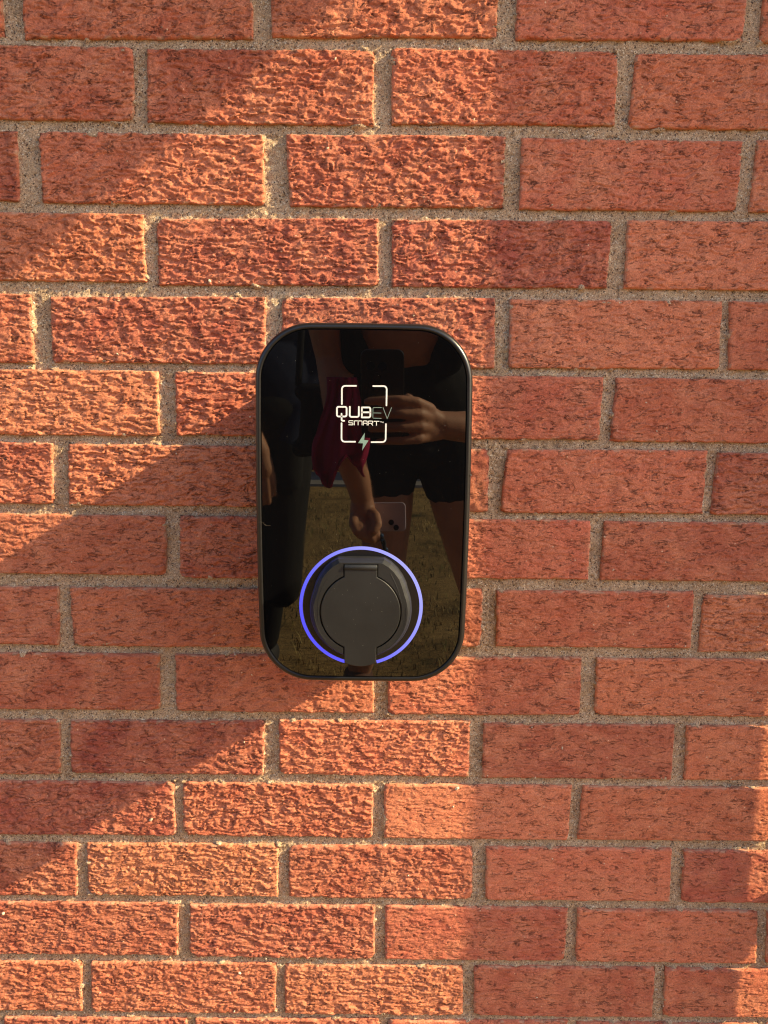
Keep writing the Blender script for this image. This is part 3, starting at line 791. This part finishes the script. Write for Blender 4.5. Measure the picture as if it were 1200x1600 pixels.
tag(pydata('grass', V_, F_, mt), 'short parched lawn grass with a few green blades in front of the wall', 'grass', kind='stuff')
bm = bmesh.new(); box(bm, -9, 9, -6.62, -5.85, -.05, .02)
tag(frombm('pavement', bm, simple('grey_concrete', (.30,.28,.26), .9, mott=3)), kind='structure')
fe = tag(empty('timber_fence', (0, -6.75, 0)), 'dark brown timber fence beyond the pavement, seen only in the glass reflection', 'fence')
bm = bmesh.new(); k = random.Random(4); x = -7.0
m_fence = simple('dark_fence_timber', (.085,.045,.028), .8, mott=5)
first = None
while x < 7.0:
    if first is None:
        bm = bmesh.new(); box(bm, 0, .118, -.01, .012, .02, 1.9)
        first = frombm('board', bm, m_fence, fe); o = first
    else:
        o = first.copy(); COL.objects.link(o)
    o.location = (x, k.uniform(0, .008), k.uniform(-.01, .01)); x += .124
for x in range(-7, 8, 2):
    bm = bmesh.new(); box(bm, x-.05, x+.05, -.12, -.011, 0, 1.85); frombm('post', bm, m_fence, fe)

# ------------------------------------------------------------------ people in front of the wall (mirrored in the glass)
def bodymesh(name, parts, mat, parent, voxel=.005, smooth_it=4):
    """tapered limbs and ovals fused into one continuous skin"""
    bm = bmesh.new()
    for q in parts:
        if q[0] == 'e':
            _, c, r, *rot = q
            M_ = Matrix.Translation(c) @ (rot[0] if rot else Matrix.Identity(4)) @ Matrix.Diagonal((*r, 1))
            bmesh.ops.create_icosphere(bm, subdivisions=3, radius=1, matrix=M_)
        else:
            P, R = q
            for i, (p, r) in enumerate(zip(P, R)):
                bmesh.ops.create_icosphere(bm, subdivisions=2, radius=r, matrix=Matrix.Translation(p))
                if i:
                    a, b_ = Vector(P[i-1]), Vector(p); d = b_-a
                    if d.length < 1e-5: continue
                    bmesh.ops.create_cone(bm, cap_ends=True, segments=20, radius1=R[i-1], radius2=r, depth=d.length,
                                          matrix=Matrix.Translation((a+b_)/2) @ d.to_track_quat('Z', 'Y').to_matrix().to_4x4())
    o = frombm(name, bm, mat, parent)
    rm = o.modifiers.new('skin', 'REMESH'); rm.mode = 'VOXEL'; rm.voxel_size = voxel; rm.use_smooth_shade = True
    sm = o.modifiers.new('soften', 'SMOOTH'); sm.iterations = smooth_it; sm.factor = .6
    return o
mt, nt, b = newmat('skin', (.52,.29,.19), .5, .35); b.inputs['Subsurface Weight'].default_value = 0.0
p = objc(nt); nt.links.new(mixc(nt, 1.0, (.60,.32,.20), ramp(nt, noise(nt, p, 14, 5, .6), [(.3, (.86,.82,.8)), (.7, (1.1,1.1,1.1))]), 'MULTIPLY'), b.inputs['Base Color']); bump(nt, b, noise(nt, p, 500, 3, .6), .2, .0004)
M_SKIN = mt
m_blackcloth = simple('black_jersey', (.012,.012,.013), .85, .2, 900, .3, .0004)
m_navy = simple('navy_cotton', (.016,.024,.055), .85, .2, 600, .3, .0006, mott=9)
m_trouser = simple('dark_twill', (.020,.020,.018), .9, .2, 500, .3, .0006, mott=8)
m_hair = simple('brown_hair', (.05,.028,.016), .5, .4, 300, .8, .002)
m_shoe = simple('brown_shoe', (.13,.06,.04), .6)
m_shoe2 = simple('dark_shoe', (.03,.03,.03), .6)

def head(c, f, s=1.0):
    """face towards f (unit, horizontal-ish); parts of the body skin"""
    c = Vector(c); f = Vector(f).normalized(); r = f.cross(Vector((0, 0, 1))).normalized(); u = r.cross(f)
    Rm = Matrix((r, f, u)).transposed().to_4x4()
    at = lambda x, y, z: tuple(c + r*x*s + f*y*s + u*z*s)
    return [('e', at(0, -.012, .02), (.074*s, .094*s, .098*s), Rm), ('e', at(0, .022, -.055), (.054*s, .062*s, .062*s), Rm),
            ([at(0, .085, .012), at(0, .104, -.022)], [.009*s, .013*s]), ([at(-.02, .083, -.058), at(.02, .083, -.058)], [.008*s, .008*s]),
            ('e', at(.076, -.005, -.005), (.008*s, .018*s, .03*s), Rm), ('e', at(-.076, -.005, -.005), (.008*s, .018*s, .03*s), Rm),
            ([at(-.045, .074, .03), at(-.015, .085, .032)], [.007*s, .007*s]), ([at(.045, .074, .03), at(.015, .085, .032)], [.007*s, .007*s])], at, Rm
def eyes(par, at, loc0):
    for sx in (-1, 1):
        bm = bmesh.new(); bmesh.ops.create_icosphere(bm, subdivisions=2, radius=.0115, matrix=Matrix.Translation(at(.031*sx, .076, .012)))
        frombm('eye', bm, simple('eye_white', (.6,.58,.55), .2), par, True)
        bm = bmesh.new(); bmesh.ops.create_icosphere(bm, subdivisions=2, radius=.0062, matrix=Matrix.Translation(at(.031*sx, .0838, .011)))
        frombm('iris', bm, simple('iris_brown', (.03,.015,.008), .2), par, True)

# --- the photographer
ph = tag(empty('person', (.05, -1.55, 0)), 'person in black vest top and black shorts taking the photograph with a phone', 'person')
H = lambda *a: [tuple(Vector(p) - Vector((.05, -1.55, 0))) for p in a]
hp, hat, hR = head((.02-.05, -1.01+1.55, 1.315), (0, .75, -.66))
arm = [.047, .040, .034, .036, .026]
body = hp + [
    (H((.035,-1.12,1.165), (.03,-1.06,1.25)), [.052, .048]),
    (H((-.125,-1.135,1.115), (-.104,-1.145,.99), (-.092,-1.115,.90), (-.075,-1.11,.80), (-.05,-1.145,.715), (-.042,-1.165,.675)), [.050, .040, .036, .037, .028, .024]),
    (H((.205,-1.125,1.115), (.27,-1.06,.98), (.305,-1.0,.862), (.22,-.925,.858), (.135,-.872,.864), (.105,-.857,.868)), [.050, .042, .037, .036, .0275, .025]),
    ('e', H((.04,-1.20,1.06))[0], (.155, .105, .13)), (H((-.09,-1.16,1.10), (.17,-1.15,1.10)), [.062, .062]),
    ('e', H((.06,-1.34,.95))[0], (.125, .10, .13)), ('e', H((.085,-1.50,.835))[0], (.158, .112, .115)),
    (H((.04,-1.2,1.06), (.06,-1.34,.95), (.085,-1.48,.86)), [.11, .10, .115]),
    (H((.005,-1.50,.79), (.012,-1.475,.60), (.012,-1.465,.42), (-.02,-1.55,.28), (-.058,-1.66,.085)), [.088, .072, .052, .049, .036]),
    (H((.165,-1.50,.79), (.21,-1.475,.60), (.252,-1.465,.42), (.30,-1.55,.28), (.37,-1.66,.085)), [.088, .072, .052, .049, .036]),
    (H((-.058,-1.67,.05), (-.062,-1.56,.035), (-.065,-1.50,.03)), [.038, .034, .028]),
    (H((.37,-1.67,.05), (.385,-1.56,.035), (.39,-1.50,.03)), [.038, .034, .028]),
    # right hand: palm beside the phone, four fingers across its back, thumb below the screen edge
    (H((.105,-.857,.868), (.082,-.842,.884)), [.023, .020]), (H((.102,-.858,.862), (.080,-.842,.856)), [.023, .020]),
    (H((.084,-.838,.895), (.060,-.812,.910), (.030,-.8005,.914), (-.004,-.8010,.912), (-.026,-.8045,.910)), [.014, .0100, .0088, .0080, .0072]),
    (H((.086,-.838,.880), (.066,-.812,.888), (.032,-.7995,.890), (-.002,-.8005,.889), (-.026,-.8045,.887)), [.014, .0100, .0090, .0082, .0074]),
    (H((.086,-.840,.864), (.068,-.812,.866), (.034,-.8000,.866), (.004,-.8010,.865), (-.019,-.8045,.863)), [.014, .0098, .0086, .0080, .0072]),
    (H((.084,-.842,.850), (.066,-.813,.845), (.038,-.8035,.843), (.014,-.8040,.842), (-.006,-.8070,.840)), [.013, .0088, .0078, .0070, .0062]),
    (H((.098,-.862,.872), (.070,-.862,.895), (.046,-.852,.915)), [.015, .0115, .0095]),
    # left hand: loose fist on the lanyard
    (H((-.042,-1.165,.675), (-.040,-1.165,.645)), [.026, .030]), (H((-.050,-1.160,.668), (-.052,-1.155,.640)), [.018, .018]),
    (H((-.058,-1.148,.640), (-.060,-1.124,.630), (-.052,-1.112,.615), (-.044,-1.122,.603), (-.040,-1.138,.606)), [.0120, .0105, .0098, .0090, .0080]),
    (H((-.042,-1.146,.632), (-.043,-1.120,.622), (-.036,-1.110,.606), (-.029,-1.120,.595), (-.025,-1.136,.598)), [.0122, .0108, .0100, .0092, .0082]),
    (H((-.027,-1.148,.628), (-.027,-1.122,.617), (-.021,-1.113,.602), (-.015,-1.122,.592), (-.012,-1.138,.596)), [.0118, .0104, .0096, .0088, .0078]),
    (H((-.013,-1.154,.628), (-.012,-1.130,.618), (-.007,-1.122,.604), (-.003,-1.130,.596), (-.001,-1.142,.600)), [.0108, .0094, .0086, .0078, .0070]),
    (H((-.030,-1.160,.655), (-.012,-1.138,.646), (-.006,-1.116,.630), (-.014,-1.106,.618)), [.0140, .0118, .0104, .0090])]
bodymesh('body', body, M_SKIN, ph, .0035, 3)
eyes(ph, hat, None)
c0 = Vector(hat(0, -.02, .03))
bodymesh('hair', [('e', hat(0, -.030, .040), (.082, .096, .094), hR), ('e', hat(0, -.075, -.03), (.066, .055, .09), hR), (H((.02,-1.14,1.34), (.01,-1.20,1.26), (.0,-1.22,1.16)), [.045, .04, .02])], m_hair, ph, .006, 2)
top = [('e', H((.06,-1.255,.925))[0], (.160, .142, .115)), ('e', H((.065,-1.34,.95))[0], (.137, .112, .137)), (H((.07,-1.38,.93), (.085,-1.47,.87)), [.118, .122]),
       (H((-.085,-1.125,1.175), (-.078,-1.100,1.08), (-.055,-1.118,.985)), [.013, .013, .034]), (H((.150,-1.125,1.175), (.148,-1.100,1.08), (.135,-1.118,.985)), [.013, .013, .036]),
       (H((-.085,-1.125,1.175), (-.075,-1.20,1.175), (-.03,-1.30,1.05)), [.013, .016, .03]), (H((.150,-1.125,1.175), (.14,-1.20,1.175), (.12,-1.30,1.05)), [.013, .016, .03])]
bodymesh('vest_top', top, m_blackcloth, ph, .006, 3)
sh_ = [('e', H((.085,-1.50,.84))[0], (.168, .125, .115)), ('e', H((.088,-1.49,.765))[0], (.10, .11, .06)), (H((.003,-1.50,.79), (.008,-1.482,.685)), [.098, .090]), (H((.167,-1.50,.79), (.198,-1.482,.675)), [.098, .090])]
bodymesh('shorts', sh_, m_blackcloth, ph, .006, 3)
for x in (-.062, .385):
    bodymesh('shoe', [(H((x,-1.685,.05), (x,-1.58,.042), (x,-1.50,.036)), [.046, .042, .036])], m_shoe, ph, .006, 2)

# the phone that takes the picture, and the hand-held things
def rbox(w, h, t, r, n=6):
    bm = bmesh.new(); P = [(x, z) for x, z in rrect(w/2/MM, h/2/MM, r/MM, n)]
    loft(bm, [(P, t/2/MM), (P, -t/2/MM)]); bmesh.ops.recalc_face_normals(bm, faces=bm.faces); return bm
m_case = simple('black_case', (.010,.010,.012), .30)
m_lens = simple('lens_glass', (.004,.004,.006), .05)
Rc = Matrix((RIGHT, FWD, UP)).transposed().to_4x4()
phone = empty('phone'); tag(phone, 'black phone held up in the right hand of the photographer facing the wall', 'phone')
phone.matrix_world = Matrix.Translation(CAM - FWD*.0072 - UP*.050) @ Rc
ob = bevel_mod(frombm('phone_body', rbox(.076, .158, .0085, .012), m_case, phone), .002, 3)
for dx, dz in ((.0, 0), (-.021, .001), (-.010, -.018)):
    bm = bmesh.new()
    bmesh.ops.create_cone(bm, cap_ends=False, segments=32, radius1=.0078, radius2=.0078, depth=.0022, matrix=Matrix.Rotation(math.pi/2, 4, 'X'))
    o = frombm('lens_ring', bm, m_rim, phone, True); o.location = (dx, .0048, .050+dz)
    bm = bmesh.new(); bmesh.ops.create_circle(bm, cap_ends=True, segments=32, radius=.0076, matrix=Matrix.Rotation(math.pi/2, 4, 'X'))
    o = frombm('lens', bm, m_lens, phone); o.location = (dx, .0046, .050+dz)
ph2 = empty('phone', (.001, -1.185, .634), (math.radians(6), math.radians(-2), math.radians(4)))
tag(ph2, 'pale lilac phone held sideways in the lowered hand of the photographer', 'phone')
bevel_mod(frombm('phone_body', rbox(.112, .066, .008, .010), simple('lilac_case', (.62,.57,.70), .4), ph2), .002, 3)
for dx, dz in ((.029, -.012), (.040, -.024)):
    bm = bmesh.new(); bmesh.ops.create_cone(bm, cap_ends=True, segments=24, radius1=.0062, radius2=.0062, depth=.003, matrix=Matrix.Rotation(math.pi/2, 4, 'X'))
    o = frombm('lens', bm, m_lens, ph2); o.location = (dx-.006, .0055, dz)
lan = tag(empty('lanyard', (0, -1.13, .6)), 'dark woven lanyard with blue beads hanging from the lowered hand', 'lanyard')
bm = bmesh.new()
tube(bm, curve3([(-.01, 0, .02), (.002, .005, .0), (.012, .006, -.03), (.03, .004, -.055), (.046, 0, -.075)], 16), .0045, 8)
tube(bm, curve3([(-.006, 0, .015), (.008, .01, -.01), (.010, .012, -.05), (.03, .01, -.07), (.046, 0, -.078)], 16), .004, 8)
frombm('cord', bm, simple('black_cord', (.012,.012,.014), .8), lan, True)
for i, (x, z) in enumerate(((.002, .004), (.004, -.006), (.008, -.016), (.012, -.027))):
    bm = bmesh.new(); bmesh.ops.create_icosphere(bm, subdivisions=2, radius=.0052, matrix=Matrix.Translation((x, .008, z)))
    frombm('bead', bm, simple('blue_bead', (.02,.12,.30), .3), lan, True)
# crimson top draped over the left forearm
Lb = [(-.116,.948),(-.121,.909),(-.129,.870),(-.134,.830),(-.141,.804),(-.147,.775),(-.150,.758),(-.140,.745)]
Rb = [(-.054,.948),(-.040,.909),(-.030,.871),(-.029,.832),(-.031,.805),(-.033,.776),(-.033,.765),(-.030,.752)]
nu, nv = 36, 44; V_, F_ = [], []
for j in range(nv+1):
    tv = j/nv*(len(Lb)-1); a = min(int(tv), len(Lb)-2); f = tv-a
    lx = Lb[a][0]*(1-f)+Lb[a+1][0]*f; lz = Lb[a][1]*(1-f)+Lb[a+1][1]*f; rx = Rb[a][0]*(1-f)+Rb[a+1][0]*f; rz = Rb[a][1]*(1-f)+Rb[a+1][1]*f
    for i in range(nu+1):
        u = i/nu; v = j/nv
        x = lx+(rx-lx)*u; z = lz+(rz-lz)*u
        lobe = -.030*math.exp(-((u-.30)/.16)**2) + .040*math.exp(-((u-.66)/.16)**2) - .012*math.exp(-((u-.98)/.1)**2)
        z += lobe*v**3
        y = -1.045 - .035*(2*u-1)**2 + .010*math.sin(u*13+2.2*math.sin(v*3))*(.35+v) + .004*math.sin(u*31+v*9)
        V_.append((x + .006*math.sin(v*9+u*3), y, z))
for j in range(nv):
    for i in range(nu): a = j*(nu+1)+i; F_.append((a, a+1, a+nu+2, a+nu+1))
cl = pydata('draped_top', V_, F_, simple('crimson_cotton', (.40,.018,.09), .8, .2, 700, .3, .0006), None, True)
so = cl.modifiers.new('thickness', 'SOLIDIFY'); so.thickness = .003
tag(cl, 'crimson cotton top draped over the left forearm of the photographer', 'clothing')

# --- the onlooker on the left
B0 = Vector((-.33, -1.52, 0))
on = tag(empty('person', B0 + Vector((-.035, -.24, -.02))), 'person in navy shirt and dark trousers standing left of the photographer', 'person')
G = lambda *a: [tuple(Vector(p)-B0) for p in a]
hp, hat, hR = head((-.005, .0, 1.60), (.25, .93, -.25), 1.03)
ob_ = hp + [(G((-.335,-1.55,1.38), (-.335,-1.53,1.50)), [.058, .055]),
    ('e', (0, -.02, 1.20), (.17, .105, .22)), (G((-.48,-1.55,1.35), (-.18,-1.55,1.35)), [.058, .058]), ('e', (0, -.02, .95), (.155, .11, .16)),
    (G((-.50,-1.54,1.34), (-.47,-1.47,1.08), (-.40,-1.42,.90), (-.335,-1.40,.80), (-.305,-1.40,.745)), [.054, .046, .040, .034, .029]),
    (G((-.165,-1.55,1.34), (-.150,-1.55,1.13), (-.168,-1.52,.95), (-.205,-1.46,.84), (-.225,-1.44,.79)), [.054, .042, .031, .025, .021]),
    (G((-.42,-1.53,.90), (-.42,-1.50,.50), (-.42,-1.54,.09)), [.09, .058, .038]), (G((-.26,-1.53,.90), (-.28,-1.52,.50), (-.35,-1.66,.09)), [.09, .055, .038]),
    (G((-.42,-1.55,.05), (-.43,-1.42,.035)), [.042, .032]), (G((-.35,-1.68,.05), (-.345,-1.56,.035)), [.042, .032]),
    # hanging hand
    (G((-.305,-1.40,.745), (-.297,-1.40,.700)), [.027, .031]), (G((-.315,-1.40,.735), (-.312,-1.395,.695)), [.024, .026]),
    (G((-.322,-1.392,.690), (-.322,-1.388,.655), (-.316,-1.392,.628)), [.0125, .0102, .0085]),
    (G((-.306,-1.388,.682), (-.304,-1.382,.640), (-.299,-1.386,.606)), [.0128, .0106, .0088]),
    (G((-.289,-1.390,.682), (-.286,-1.384,.640), (-.283,-1.390,.608)), [.0124, .0102, .0086]),
    (G((-.274,-1.396,.688), (-.269,-1.391,.655), (-.268,-1.396,.630)), [.0112, .0092, .0078]),
    (G((-.318,-1.395,.725), (-.336,-1.376,.695), (-.338,-1.368,.668)), [.0150, .0118, .0098]),
    # hand at the hip
    (G((-.225,-1.44,.79), (-.232,-1.43,.74)), [.028, .030]), (G((-.235,-1.425,.73), (-.240,-1.425,.69)), [.012, .010]), (G((-.222,-1.425,.73), (-.226,-1.42,.685)), [.012, .010]), (G((-.212,-1.43,.735), (-.213,-1.428,.695)), [.011, .009])]
bodymesh('body', ob_, M_SKIN, on, .0042, 3)
eyes(on, hat, None)
bodymesh('hair', [('e', hat(0, -.026, .040), (.082, .096, .092), hR), ('e', hat(0, -.062, -.01), (.070, .052, .07), hR)], m_hair, on, .006, 2)
bodymesh('shirt', [('e', (0, -.02, 1.20), (.185, .122, .235)), ('e', (0, -.02, .95), (.172, .128, .17)), (G((-.48,-1.55,1.34), (-.18,-1.55,1.34)), [.070, .070]), (G((-.40,-1.54,.88), (-.27,-1.54,.88)), [.115, .115]),
    (G((-.50,-1.54,1.33), (-.475,-1.48,1.10), (-.41,-1.43,.92), (-.37,-1.41,.85)), [.068, .062, .056, .052]), (G((-.165,-1.55,1.33), (-.152,-1.55,1.14), (-.167,-1.525,.955), (-.205,-1.47,.85), (-.229,-1.435,.765)), [.066, .054, .042, .034, .036])], m_navy, on, .006, 3)
bodymesh('trousers', [('e', (0, -.01, .86), (.168, .122, .12)), (G((-.43,-1.53,.84), (-.43,-1.50,.50), (-.425,-1.53,.12)), [.102, .085, .065]), (G((-.255,-1.53,.84), (-.255,-1.48,.52), (-.262,-1.47,.335)), [.100, .068, .062]), (G((-.232,-1.44,.755), (-.238,-1.435,.67)), [.045, .046]), (G((-.29,-1.53,.50), (-.35,-1.65,.12)), [.065, .058])], m_trouser, on, .006, 3)
for x, dy in ((-.43, 0), (-.348, -.135)):
    bodymesh('shoe', [(G((x,-1.565+dy,.05), (x,-1.47+dy,.045), (x,-1.40+dy,.04)), [.052, .048, .042])], m_shoe2, on, .006, 2)
bg_ = tag(empty('shoulder_bag', (-.185, -1.47, .83)), 'soft black bag hanging at the hip between the two people', 'bag')
bodymesh('bag_body', [([(-.02, 0, .075), (.03, 0, .075), (.03, 0, -.06), (-.025, 0, -.07)], [.022, .022, .026, .026]), ([(.005, 0, .06), (.0, 0, -.06)], [.028, .032])], m_blackcloth, bg_, .006, 3)
bm = bmesh.new(); tube(bm, curve3([(-.03, 0, .09), (-.02, -.04, .30), (.0, -.08, .545), (.02, -.10, .40), (.035, -.04, .2), (.03, 0, .09)], 30), .009, 8)
frombm('strap', bm, m_blackcloth, bg_, True)
